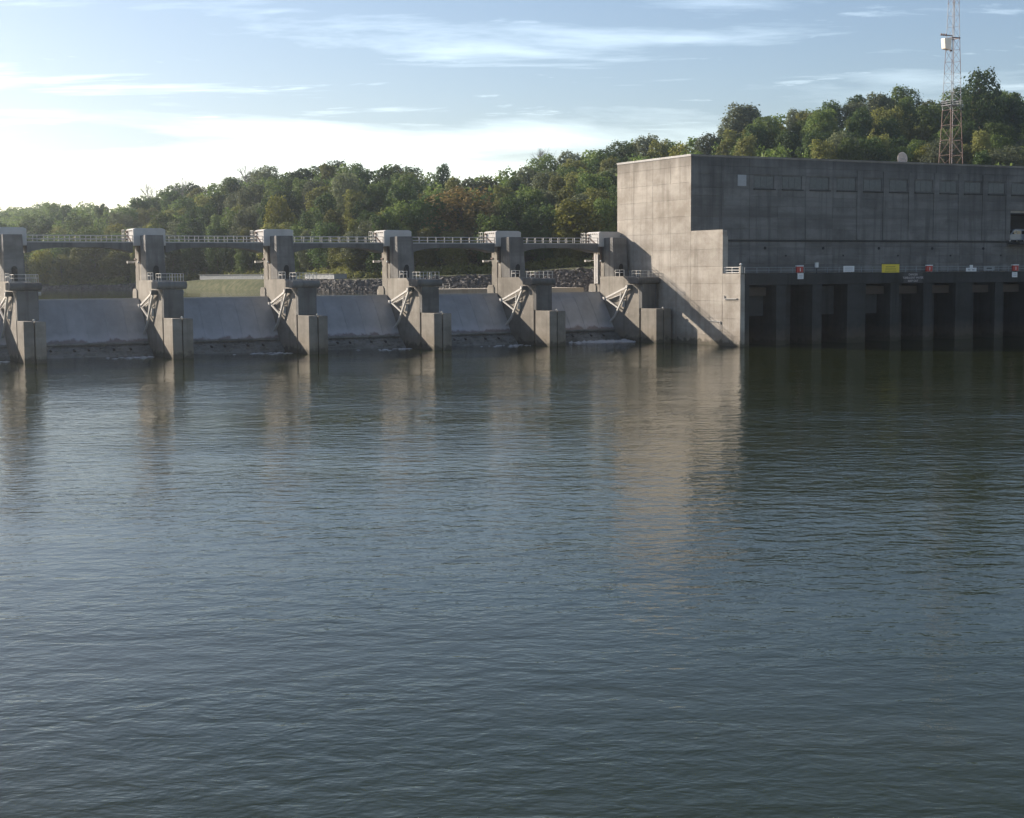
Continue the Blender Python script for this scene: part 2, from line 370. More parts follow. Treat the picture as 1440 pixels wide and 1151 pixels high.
# ------------------------------------------------------------------ dam: piers
PF = [38.95 + 20.7 * i for i in range(-1, 6)]          # left faces; the last stands against the powerhouse
V0 = 216.0                                             # pier origin: foot of the nose block
TH = 3.0
def vz(pts): return [(v - V0, z) for v, z in pts]
def rail_run(mb, pts, z0, h, post=1.5, t=.05, rails=(1.0, .55)):
    for p, q in zip(pts, pts[1:]):
        p = Vector((*p, z0)); q = Vector((*q, z0)); n = max(1, round((q-p).length/post))
        for k in range(n + 1):
            c = p.lerp(q, k/n); mb.bar(c, c + Vector((0,0,h)), t*1.2)
        for r in rails: mb.bar(p + Vector((0,0,h*r)), q + Vector((0,0,h*r)), t)
    return mb
def make_pier(last=False):
    t = empty('dam_pier', (0,0,0))
    c = M['conc']
    MB().prism(vz([(239.5,-5),(239.5,8.3),(234.3,8.3),(234.3,11.2),(226.5,11.25),(224.17,9.85),(221.4,9.85),(221.4,-5)]), 0, TH).build('pier_wall', c, t, bevel=.04)
    MB().prism(vz([(238.2,8.3),(238.2,9.5),(237.8,9.9),(236.1,9.9),(235.7,9.5),(235.7,8.3)]), -.05, TH+.05).build('cutwater_block', c, t, bevel=.05)
    MB().box(.12, TH-.12, 234.62-V0, 236.7-V0, 8.3, 16.5).build('upstream_column', c, t, bevel=.05)
    MB().box(.7, TH-.7, 232.4-V0, 234.9-V0, 11.2, 16.4).build('recess_wall', M['conc_slab'], t)
    MB().box(.08, TH-.08, 233.05-V0, 234.2-V0, 11.2, 13.7).build('middle_column', c, t, bevel=.05)
    tw = MB().add([(0,229.6-V0,11.2),(TH,229.6-V0,11.2),(TH,232.75-V0,11.2),(0,232.75-V0,11.2),(0.04,230.0-V0,18.05),(TH-.2,230.0-V0,18.05),(TH-.2,233.3-V0,18.05),(0.04,233.3-V0,18.05)],
        [(0,3,2,1),(4,5,6,7),(0,1,5,4),(1,2,6,5),(2,3,7,6),(3,0,4,7)]).build('tower', M['conc_shade'], t, bevel=.06)
    r = TH + .52 if last else TH + .95
    hs = MB().prism([(-1,16.5),(r,16.5),(r,18.95),(r-.5,19.15),(-.6,19.15),(-1,19.0)], 0, 1)
    hs.v = [(y, 232.95-V0 + 4.35*x, z) for x, y, z in hs.v]; hs.f = [f[::-1] for f in hs.f]
    h = hs.build('machinery_house', M['house'], t, bevel=.05)
    pb = MB()                                           # end pipes and brackets, plus a dark diagonal bar for the stair rail's shadow
    pb.bar((-1.08, 233.4-V0, 16.7), (-1.08, 236.4-V0, 18.2), .14)
    for k in range(3): pb.box(-1.3, -1.02, 236.2+.1*k-V0, 236.75+.1*k-V0, 18.5-.55*k, 18.72-.55*k)
    for k in range(5): pb.box(-1.1, -1.02, 233.6+.75*k-V0, 233.85+.75*k-V0, 18.72, 18.84)
    pb.build('end_fittings_and_shadow', M['rung'], h)
    gr = MB(); rail_run(gr, [(-1.35, 237.2-V0), (-1.35, 238.6-V0), (TH*.5, 238.6-V0)], 16.6, 2.4, .7, .06, (1,.75,.5,.25)).build('guard_rail', M['rail'], h)
    dm = MB().box(1.05, 1.85, 229.5-V0, 229.62-V0, 11.3, 13.0)
    dm.add([(1.05+.4+.4*cos(pi*k/8), 229.5-V0, 13.0+.45*sin(pi*k/8)) for k in range(9)], [tuple(range(8,-1,-1))])
    dm.build('door', M['dark'], t)
    # nose
    MB().box(0.02, TH-.02, 220.5-V0, 221.4-V0, 5.76, 9.9).build('nose_wall', M['conc_slab'], t, bevel=.03)
    MB().box(.55, TH-.55, 220.7-V0, 221.5-V0, -5, 5.76).build('stoplog_slot', M['dark'], t)
    nb = MB().box(0, 1.36, 216-V0, 220.85-V0, -5, 5.75).build('nose_block', c, t, bevel=.06)
    MB().box(1.52, TH, 216-V0, 220.85-V0, -5, 5.72).build('nose_block', c, t, bevel=.06)
    MB().box(1.3, 1.6, 216.6-V0, 220.8-V0, -5, 5.4).build('nose_slot', M['dark'], t)
    MB().ball((1.44, 216.2-V0, 5.9), .17).bar((1.44,216.2-V0,5.6),(1.44,216.2-V0,5.85),.08).build('marker_light', M['white'], t, smooth=True)
    prof = [(223.5,10.0)] + [(220.55 + .57*cos(a), 10.5 + .57*sin(a)) for a in [radians(-90 - 22.5*k) for k in range(9)]] + [(223.5,11.07)]
    MB().prism(vz(prof), -.95, TH+.45).build('nose_slab', M['conc_slab'], t, bevel=.12, seg=2)
    rl = MB(); rail_run(rl, [(.1, 229.3-V0), (.1, 226.4-V0)], 11.25, 1.1, 1.4, .07, (1,.6))
    rail_run(rl, [(-.3, 223.2-V0), (-.3, 220.4-V0), (TH, 220.4-V0), (TH, 229.3-V0)], 11.1, 1.1, 1.4, .06, (1,.55)); rl.build('platform_rail', M['white'], t)
    ld = MB()
    for k in range(24): ld.box(.2, .32, 234.24-V0, 234.58-V0, 8.6 + .34*k, 8.72 + .34*k)
    ld.box(.26,.34,234.2-V0,234.26-V0,8.4,16.4).box(.26,.34,234.56-V0,234.61-V0,8.4,16.4).build('ladder', M['rung'], t)
    fl = MB().bar((.3,236.8-V0,14.1),(-.2,238.4-V0,14.1),.09).box(-.75,.35,238.1-V0,238.5-V0,13.85,14.2).build('flood_light', M['white'], t)
    MB().box(-.02,.5,236.0-V0,236.9-V0,14.35,14.6).bar((.2,236.7-V0,14.1),(.2,236.7-V0,15.2),.12).build('light_bracket', M['rung'], t)
    MB().ball((-.05,233.9-V0,13.95), .2).build('wall_lamp', M['white'], t, smooth=True)
    if last:
        for k in range(2): MB().box(-.06, .06, 235.0+.75*k-V0, 235.5+.75*k-V0, 9.95, 15.2).build('cable_duct', M['house'], t)
    # trunnion anchor for the gate arms
    MB().box(-.9, -.0, 223.5-V0, 224.5-V0, 9.1, 9.8).build('trunnion_anchor', M['conc_slab'], t, bevel=.05)
    return t
ORD = ['', 'first', 'second', 'third', 'fourth', 'fifth', 'sixth']
pier0 = make_pier(False)
for i, pf in enumerate(PF):
    n = 6 - i
    if n == 0: o = make_pier(True); o['label'] = 'concrete spillway pier built right against the sunlit powerhouse wall'
    else:
        o = pier0 if i == 0 else copy_tree(pier0)
        o['label'] = 'concrete spillway pier, %s free-standing one out from the powerhouse wall' % ORD[n]
    o.location = W(pf, V0); o['category'] = 'dam pier'; o['group'] = 'piers of the spillway dam'

# ------------------------------------------------------------------ gates, sills, bridge spans
BAY = 20.7 - TH
G0 = 229.0
def gz(p): return (p[0] - G0, p[1])
def make_gate():
    t = empty('radial_gate', (0,0,0))
    face = [(234.45,8.45),(234.0,7.95),(233.3,7.35),(232.6,6.6),(231.9,5.7),(231.2,4.75),(230.55,3.8),(230.0,2.95),(229.6,2.3),(229.35,1.95)]
    back = [(v+.45, z-.12) for v, z in reversed(face)]
    sk = MB().prism([gz(p) for p in face+back], .06, BAY-.06).build('skin_plate', M['gate'], t)
    for k in range(1, 6):
        u = BAY*k/6; rb = MB()
        for p, q in zip(face, face[1:]): rb.bar((u, p[0]-G0-.03, p[1]), (u, q[0]-G0-.03, q[1]), .05, .05)
        rb.build('seam', M['gate'], sk)
    MB().box(.06, BAY-.06, 234.35-G0, 235.0-G0, 8.33, 8.5).build('top_edge', M['rail'], t, bevel=.03)
    MB().bar((.08, 229.3-G0, 1.82), (BAY-.08, 229.3-G0, 1.82), .42, n=10).build('bottom_lip', M['sill'], t)
    for s in (0, 1):
        x = .55 if s == 0 else BAY - .55
        tr = (x, 224.1-G0, 9.45)
        MB().bar((x-.45, 224.0-G0, 9.45), (x+.45, 224.0-G0, 9.45), .55, n=12).build('trunnion', M['white'], t)
        a = MB().bar(tr, (x, 231.85-G0, 7.3), .27, .30).build('gate_arm', M['white'], t)
        MB().bar(tr, (x, 228.4-G0, 4.3), .27, .30).bar((x,228.4-G0,4.3), (x,230.6-G0,2.9), .3).build('gate_arm', M['white'], t)
        MB().bar((x, 231.5-G0, 7.3), (x, 227.3-G0, 5.75), .22).build('brace', M['white'], t)
        MB().bar((x, 226.4-G0, 8.75), (x, 226.7-G0, 6.5), .14).build('brace', M['white'], t)
        MB().bar((x, 226.2-G0, 8.1), (x, 230.6-G0, 7.2), .10).build('brace', M['white'], t)
        MB().box(x-.3, x+.3, 231.5-G0, 232.1-G0, 7.0, 7.6).build('arm_bracket', M['white'], t)
        MB().box(x+(.28 if s else -.5), x+(.5 if s else -.28), 225.9-G0, 226.5-G0, 5.9, 7.1).build('hoist_bracket', M['white'], t)
    return t
def make_sill():
    t = empty('spillway_sill', (0,0,0))
    pr = [(236,-5),(236,4.1),(231.75,4.1),(230.9,2.7),(230.0,1.85),(229.4,1.5),(228.6,1.3),(227.9,.8),(227.3,.35),(226.6,-.2),(225.5,-.8),(225.5,-5)]
    MB().prism([gz(p) for p in pr], .02, BAY-.02).build('sill_wall', M['sill'], t)
    for k in range(6):
        u = (1.5,2.9,6.3,8.4,12.1,14.6)[k]
        MB().bar((u, 228.4-G0, 1.02), (u, 227.9-G0, .9), .38, n=10).build('drain_hole', M['dark'], t)
    rng = random.Random(3); rk = MB()
    for i in range(230):                       # spalled, broken lip of the sill
        u = rng.uniform(.2, BAY-.2); f = rng.random(); v = 229.2 - 2.1*f - G0; z = 1.48 - 1.35*f; q = rng.uniform(.10, .30)
        c8 = [Vector((sx*q*rng.uniform(.5,1.4), sy*q*rng.uniform(.5,1), sz*q*rng.uniform(.4,.9))) + Vector((u, v, z)) for sz in (-1,1) for sx, sy in ((-1,-1),(1,-1),(1,1),(-1,1))]
        rk.add(c8, [(0,3,2,1),(4,5,6,7),(0,1,5,4),(1,2,6,5),(2,3,7,6),(3,0,4,7)])
    tag(rk.build('broken_edge', M['sill'], t), kind='stuff')
    return t
def make_span():
    t = empty('bridge_span', (0,0,0)); L0, L1 = .96, BAY - 1.02
    top = [(L0,16.95),(L1,16.95)]; n = 14
    bot = [(L0 + (L1-L0)*k/n, 16.28 - .85*abs(2*k/n-1)**3) for k in range(n, -1, -1)]
    b = MB().prism(top + bot, 0, 3.5); b.v = [(y, x, z) for x, y, z in b.v]; b.f = [f[::-1] for f in b.f]
    b.build('deck_beam', M['conc_slab'], t)
    for y in (.12, 3.38):
        r = MB(); rail_run(r, [(L0, y), (L1, y)], 16.95, 1.1, 1.5, .075, (1, .52)); r.box(L0, L1, y-.04, y+.04, 16.95, 17.12)
        r.build('railing', M['rail'], t)
    return t
g0, s0, b0 = make_gate(), make_sill(), make_span()
for i in range(6):
    u = PF[i] + TH; n = 6 - i
    w_ = 'the bay next to the powerhouse' if n == 1 else 'the %s bay out from the powerhouse' % ORD[n]
    g = g0 if i == 0 else copy_tree(g0); s = s0 if i == 0 else copy_tree(s0); b = b0 if i == 0 else copy_tree(b0)
    g.location = W(u, G0); s.location = W(u, G0); b.location = W(u, 233.35)
    tag(g, 'grey steel radial gate with white arms closing ' + w_, 'gate', 'radial gates of the spillway')
    tag(s, 'dark wet concrete sill with drain holes in ' + w_, 'sill', 'sills of the spillway bays')
    tag(b, 'slim service bridge span with pale railing over ' + w_, 'bridge', 'service bridge spans')

# ------------------------------------------------------------------ powerhouse
PU, PV = 146.0, 211.07
ph = empty('powerhouse', W(PU, PV)); tag(ph, 'massive concrete powerhouse with sunlit end wall and a high row of windows', 'powerhouse')
UEND = 150.0
def P(name, mat, mb, **k): return mb.build(name, mat, ph, **k)
P('wall_core', M['conc_ph'], MB().box(.06, UEND, .3, 23.05, -5, 30.9))
P('roof', M['conc_slab'], MB().box(.3, UEND, .6, 22.9, 30.9, 31.0))
P('coping', M['conc_ph'], MB().box(-.05, UEND, -.06, .7, 31.02, 31.36), bevel=.03)
P('coping', M['house'], MB().box(-.07, .7, -.03, 23.15, 31.03, 31.39), bevel=.03)
def panel(x0, x1, y0, y1, z0, z1, mat, b=.01):
    P('panel', mat, MB().box(x0, x1, y0, y1, z0, z1), bevel=b)
J = .013
vcol = [0.02, 6.1, 11.6, 17.6, 23.1]; zrow = [-4, 1.6, 4.4, 7.2, 10.0, 12.8, 15.6, 18.4, 21.2, 24.0, 26.8, 29.5, 31.0]
rp = random.Random(11)
for a, b in zip(vcol, vcol[1:]):
    for c, d in zip(zrow, zrow[1:]):
        panel(0 - rp.uniform(0, .012), .08, a + J, b - J, c + J, d - J, M['conc_ph'])
# end wall of the lower structure, stepping down towards the river
P('end_wall', M['conc_ph'], MB().box(.06, .9, -13.75, .02, -5, 11.5))
P('end_wall', M['conc_ph'], MB().box(.06, .9, -8.9, .02, 11.5, 18.6))
for a, b, ztop in ((-13.83, -9.02, 11.62), (-9.0, -.02, 18.72)):
    zz = [z for z in zrow if z < ztop - .8] + [ztop]
    for c, d in zip(zz, zz[1:]):
        panel(-.02 - rp.uniform(0, .012), .08, a + J, b - J, c + J, d - J, M['conc_ph'])
P('end_wall_edge', M['conc_ph'], MB().box(.0, .95, -9.06, -8.86, 11.6, 17.7), bevel=.02)
P('end_post', M['conc_ph'], MB().box(.0, .5, -13.83, -13.3, 11.62, 12.75), bevel=.04)
P('end_lamp', M['white'], MB().ball((.25, -13.55, 13.05), .22).bar((.25,-13.55,12.7),(.25,-13.55,12.95),.1), smooth=True)
rr = MB(); rail_run(rr, [(.3, -13.2), (.3, -9.1)], 11.62, 1.0, 2.0, .10, (1.0, .55, .15)); P('end_railing', M['white'], rr)
P('ledge_pipe', M['rail'], MB().bar((-.15,-13.0,7.6),(-.15,-9.6,7.55),.13).bar((-.15,-9.6,7.55),(-.15,-9.6,8.1),.13).bar((-.15,-13,7.6),(0.05,-13,7.6),.13))
P('ledge_pipe', M['rail'], MB().bar((-.12,-8.6,3.85),(-.12,-5.4,3.95),.13).bar((-.12,-8.6,3.85),(-.12,-8.6,3.45),.13).bar((-.12,-5.4,3.95),(.05,-5.4,3.95),.13))
# river face
WIN0, WP, WW = 12.84, 6.0, 4.3
cols = [0.02, 6.2, WIN0 - .85] + [WIN0 - .85 + WP * k for k in range(1, 16)]
rows1 = [11.66, 13.2, 14.7, 16.1, 16.98]; rows2 = [17.36, 19.2, 21.1, 23.0, 24.6, 25.92]; rows3 = [28.3, 29.6, 31.0]
NICHE = 72.1
for ci, (a, b) in enumerate(zip(cols, cols[1:])):
    for rows in (rows1, rows2, rows3):
        for c, d in zip(rows, rows[1:]):
            if rows is rows2 and b > NICHE and c < 22: 
                if a >= NICHE - .2: continue
                if a < NICHE < b:
                    panel(a + J, NICHE, 0 - rp.uniform(0, .03), .32, c + J, d - J, M['conc_shade']); continue
            panel(a + J, b - J, 0 - rp.uniform(0, .03), .32, c + J, d - J, M['conc_shade'])
    if ci < 2: 
        panel(a + J, b - J, 0, .32, 25.92 + J, 28.3 - J, M['conc_shade'])
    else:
        panel(a + J, a + .85, 0, .32, 25.92 + J, 28.3 - J, M['conc_shade']); panel(b - .85, b - J, 0, .32, 25.92 + J, 28.3 - J, M['conc_shade'])
        if ci > 5: P('pilaster', M['conc_shade'], MB().box(a - .62, a + .62, -.14, 0.02, 17.4, 29.5), bevel=.03)
        x0, x1 = a + .85, a + .85 + WW
        wn = P('window', M['conc_slab'], MB().box(x0, x1, .16, .30, 25.95, 26.2).box(x0, x1, .16, .30, 28.05, 28.28).box(x0, x0+.16, .16, .30, 26.2, 28.05).box(x1-.16, x1, .16, .30, 26.2, 28.05))
        for k in range(3):
            w3 = (WW - .44) / 3
            MB().box(x0+.18+k*(w3+.04), x0+.18+k*(w3+.04)+w3, .12, .26, 26.22, 28.03).build('pane', M['pane'], wn)
        MB().box(x0 - .05, x1 + .25, -.22, .14, 25.78, 25.96).build('window_sill', M['conc_deep_shade'], wn, bevel=.02)
P('string_course', M['conc_deep_shade'], MB().box(.9, NICHE, -.16, .3, 17.0, 17.34), bevel=.03)
P('wall_bracket', M['conc_deep_shade'], MB().box(.9, 3.4, -.9, 0, 18.5, 18.75))
lv = P('vent', M['louvre'], MB().box(9.43, 11.22, -.10, -.04, 26.34, 28.2))
for k in range(8): MB().box(9.5, 11.15, -.17, -.10, 26.45 + .22*k, 26.56 + .22*k).build('louvre_slat', M['louvre'], lv)
for k in range(12):
    u = 15.3 + 12.65*(k//2) + (4.5 if k % 2 else 0); z = 15.9 if k % 2 == 0 else 14.6
    P('pipe_outlet', M['dark'], MB().bar((u, -.1, z), (u, .1, z), .5 if k % 2 == 0 else .32, n=10))
# loading bay
P('loading_bay', M['conc_deep_shade'], MB().box(NICHE, NICHE+16, 6.0, 6.3, 17.0, 22.4).box(NICHE-.1, NICHE+.1, 0.33, 6, 17.0, 22.4).box(NICHE, NICHE+16, .0, 6, 22.35, 22.6))
P('bay_floor', M['conc_deep_shade'], MB().box(NICHE, NICHE+16, -3.0, 6, 16.7, 17.05))
# carve: the core is kept behind the bay
for o in ph.children:
    if o.name.startswith('wall_core'):
        mb = MB().box(.06, UEND, 6.35, 23.05, -5, 30.9).box(.06, NICHE-.12, .3, 6.35, -5, 30.9).box(NICHE-.12, UEND, .34, 6.35, 22.62, 30.9).box(NICHE-.12, UEND, .3, 6.35, -5, 16.68)
        old = o.data; o.data = mb.mesh('wall_core', M['conc_ph'])
# tailrace deck and draft tube piers
DV = -13.87
P('tailrace_deck', M['conc_deep_shade'], MB().box(.92, UEND, DV, .28, 9.75, 11.6), bevel=.05)
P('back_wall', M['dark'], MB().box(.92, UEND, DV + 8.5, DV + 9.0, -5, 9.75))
edges = [(0.92,1.8)]; ops = []
x = 1.8
pat = [(5.35,1.95),(5.4,2.0),(5.35,3.95)]
k = 0
while x < 110:
    o_, p_ = pat[k % 3]; ops.append((x, x + o_, k)); edges.append((x + o_, x + o_ + p_)); x += o_ + p_; k += 1
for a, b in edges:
    P('draft_tube_pier', M['conc_deep_shade'], MB().box(a, b, DV + .12, DV + 8.6, -5, 9.74), bevel=.05)
for a, b, k in ops:
    if k % 3 == 0 or k >= 4:
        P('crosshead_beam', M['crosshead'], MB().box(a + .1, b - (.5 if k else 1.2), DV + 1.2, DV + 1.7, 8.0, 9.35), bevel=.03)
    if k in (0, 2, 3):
        P('draft_gate', M['conc_deep_shade'], MB().box(a + .05, b - (1.4 if k else 1.2), DV + 1.9, DV + 2.2, 4.75, 9.5), bevel=.03)
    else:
        P('guide_column', M['conc_deep_shade'], MB().box(a + 1.4, a + 3.2, DV + 3.0, DV + 4.2, -5, 9.7), bevel=.03)

# ------------------------------------------------------------------ things on the tailrace deck
def onwall(name, label, cat, u, group=None):
    t = empty(name, W(PU + u, PV + DV, 11.6)); tag(t, label, cat, group); return t
dr = MB(); rail_run(dr, [(.95, .25), (92, .25)], 0, .95, 2.4, .07, (1.0, .55))
o = dr.build('deck_railing', M['shed'], loc=W(PU, PV + DV, 11.6), rz=DAM_ROT); tag(o, 'thin grey railing along the edge of the tailrace deck', 'railing')
def text_mesh(body, size, mat, parent, loc, name='lettering'):
    cu = bpy.data.curves.new('text', 'FONT'); cu.body = body; cu.size = size; cu.align_x = 'CENTER'; cu.extrude = .006
    tmp = bpy.data.objects.new('text_tmp', cu); COL.objects.link(tmp)
    bpy.context.view_layer.update(); dg = bpy.context.evaluated_depsgraph_get()
    me = bpy.data.meshes.new_from_object(tmp.evaluated_get(dg)); bpy.data.objects.remove(tmp); bpy.data.curves.remove(cu)
    me.materials.clear(); me.materials.append(mat)
    o = bpy.data.objects.new(name, me); link(o, parent); o.location = loc; o.rotation_euler = (pi/2, 0, 0); return o
def cabinet(u, w, desc):
    t = onwall('life_ring_cabinet', desc, 'cabinet', u, 'red cabinets on the tailrace deck')
    MB().box(-w/2, w/2, -.02, .35, .12, 1.08).build('box', M['red'], t, bevel=.03)
    MB().box(-w/2-.05, w/2+.05, -.08, .4, 1.08, 1.26).build('lid', M['signwhite'], t, bevel=.02)
    MB().box(-w/2+.1, -w/2+.2, .05, .3, 0, .12).box(w/2-.2, w/2-.1, .05, .3, 0, .12).build('foot', M['rail'], t)
    MB().box(-.06, .06, -.05, -.02, .3, .85).build('handle', M['signwhite'], t)
cabinet(11.85, 1.25, 'red cabinet with white lid between the end wall and the white lamp post')
cabinet(39.7, 1.3, 'red cabinet with white lid standing beside the black lettered panel')
cabinet(59.9, 1.35, 'red cabinet with white lid below the parked van')
def placard(u, z, w, h, lab):
    t = empty('placard', W(PU + u, PV + DV - .05, z)); tag(t, lab, 'sign', 'white placards on the tailrace deck edge')
    MB().box(-w/2, w/2, -.03, .04, 0, h).build('board', M['signwhite'], t)
    for k in range(2): MB().box(-w*.3, w*.3, -.04, -.03, h*(.3+.3*k), h*(.3+.3*k)+.10).build('print', M['louvre'], t)
placard(11.9, 10.65, 1.2, .95, 'small white placard under the red cabinet near the sunlit end wall')
placard(59.6, 10.6, 1.25, .9, 'small white placard under the red cabinet below the van')
t = onwall('deck_lamp', 'short post with white lantern head on the tailrace deck railing', 'lamp', 15.35)
MB().box(-.06,.06,.1,.22,0,.9).build('post', M['signblack'], t); MB().box(-.28,.28,-.05,.35,.88,1.72).build('lantern', M['signwhite'], t, bevel=.06)
MB().box(-.34,.34,-.11,.41,1.72,1.8).build('lantern_cap', M['rail'], t)
t = onwall('white_sign', 'wide white sign board fixed to the deck railing between the lamp and yellow sign', 'sign', 22.1)
MB().box(-1.15,1.15,.12,.18,.16,1.13).build('board', M['signwhite'], t)
for k in range(2): MB().box(-.85,.85,.11,.12,.4+.32*k,.52+.32*k).build('print', M['louvre'], t)
for s in (-.9,.9): MB().box(s-.05,s+.05,.18,.24,0,1.13).build('post', M['rail'], t)
t = onwall('yellow_sign', 'large yellow warning sign on the tailrace deck railing', 'sign', 31.1)
MB().box(-1.9,1.9,.10,.17,-.15,1.4).build('board', M['yellow'], t)
MB().box(-1.95,1.95,.08,.19,1.4,1.5).build('frame', M['signblack'], t)
for k in range(3): MB().box(-1.3+.1*k,1.3-.15*k,.09,.10,.15+.36*k,.31+.36*k).build('print', plain('dull_sign_print', (.42,.33,.03), .6) if k == 0 else bpy.data.materials['dull_sign_print'], t)
for s in (-1.5,1.5): MB().box(s-.05,s+.05,.17,.23,0,1.4).build('post', M['rail'], t)
t = empty('painted_panel', W(PU + 35.95, PV + DV - .02, 9.85)); tag(t, 'black panel with three lines of white warning lettering on the deck beam', 'sign')
MB().box(-2.1,2.1,-.03,.02,0,1.72).build('board', M['signblack'], t)
for k, s in enumerate(('KEEP OUT', 'TURBULENT WATER', 'DANGER')): text_mesh(s, .50, M['letter'], t, (0, -.045, .14 + .54*k))
t = onwall('white_sign', 'white stepped sign cluster on the deck railing next to a dull plate', 'sign', 49.4)
MB().box(-1.2,1.2,.1,.17,.08,.72).build('board', M['signwhite'], t); MB().box(-.35,.35,.1,.17,.72,1.2).build('top_board', M['signwhite'], t)
for s in (-.55,.45): MB().box(s-.3,s+.3,.09,.1,.25,.5).build('print', M['louvre'], t)
for s in (-.9,.9): MB().box(s-.05,s+.05,.17,.23,0,.6).build('post', M['rail'], t)
t = onwall('dull_sign', 'dull grey sign plate on the deck railing beyond the white stepped sign', 'sign', 53.6)
MB().box(-1.3,1.3,.1,.16,.2,.95).build('board', M['shed'], t); MB().box(-.6,.6,.09,.1,.5,.72).build('print', M['signblack'], t)
for s in (-.9,.9): MB().box(s-.05,s+.05,.16,.22,0,.9).build('post', M['rail'], t)

# van parked in the loading bay, nose to the left
def van():
    t = empty('parked_van', W(PU + NICHE + .35, PV + .8, 17.06)); tag(t, 'white van parked in the dark loading bay of the powerhouse', 'van')
    pr = [(0.05,.45),(0,.95),(.25,1.25),(1.2,1.5),(2.0,2.35),(2.5,2.55),(6.0,2.55),(6.15,2.2),(6.15,.45)]
    b = MB().prism(pr, 0, 2.1); b.v = [(y, x, z) for x, y, z in b.v]; b.f = [f[::-1] for f in b.f]
    body = b.build('body', M['vanpaint'], t, bevel=.08, seg=2)
    for x0, x1 in ((1.75,2.6),(2.75,3.9),(4.05,5.7)):
        q = MB().prism([(x0 + (.35 if x0 < 2 else 0),2.2),(x1,2.2),(x1,1.6),(x0 - (.1 if x0 < 2 else 0),1.6)], -.02, 2.12); q.v = [(y,x,z) for x,y,z in q.v]; q.f = [f[::-1] for f in q.f]
        q.build('window', M['glass'], t)
    q = MB().add([(1.33,.2,1.6),(1.33,1.9,1.6),(1.95,1.85,2.28),(1.95,.25,2.28)], [(0,3,2,1)]); q.v = [(x-.04,y,z+.03) for x,y,z in q.v]; q.build('windscreen', M['glass'], t)
    MB().box(-.12,.2,.05,2.05,.4,.62).build('bumper', M['rubber'], t, bevel=.05)
    for y in (.2,1.55): MB().box(-.02,.12,y,y+.35,.8,1.0).build('headlight', M['signwhite'], t, bevel=.03)
    for x in (1.1,4.8):
        for y in (.02,1.85):
            w = MB().bar((x,y,.36),(x,y+.24,.36),.72,n=20).build('wheel', M['rubber'], t); MB().bar((x,y-.02,.36),(x,y+.26,.36),.4,n=14).build('rim', M['rail'], w)
    MB().box(1.7,1.85,-.25,0,1.6,1.85).build('mirror', M['rubber'], t, bevel=.03)
van()

# satellite dish on the roof
t = empty('satellite_dish', W(PU + 47.2, PV + 1.6, 31.0)); tag(t, 'round pinkish dish antenna on the powerhouse roof edge', 'dish antenna')
d = MB(); n = 24
for rr_, y in ((0,.28),(.45,.24),(.85,.12),(1.2,-.08)):
    d.v += [(rr_*cos(2*pi*k/n), y, 1.05 + rr_*sin(2*pi*k/n)) for k in range(n)]
for j in range(3): d.f += [(j*n+k, j*n+(k+1)%n, (j+1)*n+(k+1)%n, (j+1)*n+k) for k in range(n)]
ob = d.build('reflector', M['dish'], t, smooth=True); md = ob.modifiers.new('thick', 'SOLIDIFY'); md.thickness = .05
MB().bar((0,.2,1.05),(0,-.75,1.05),.06).bar((.9,-.02,.5),(0,-.75,1.05),.05).bar((-.9,-.02,.5),(0,-.75,1.05),.05).build('feed_arm', M['rail'], t)
MB().ball((0,-.78,1.05),.13).build('feed_horn', M['dish'], t, smooth=True)
MB().bar((0,.45,0),(0,.45,1.1),.16,n=8).bar((0,.45,1.0),(0,.26,1.05),.2).build('mast', M['rail'], t)

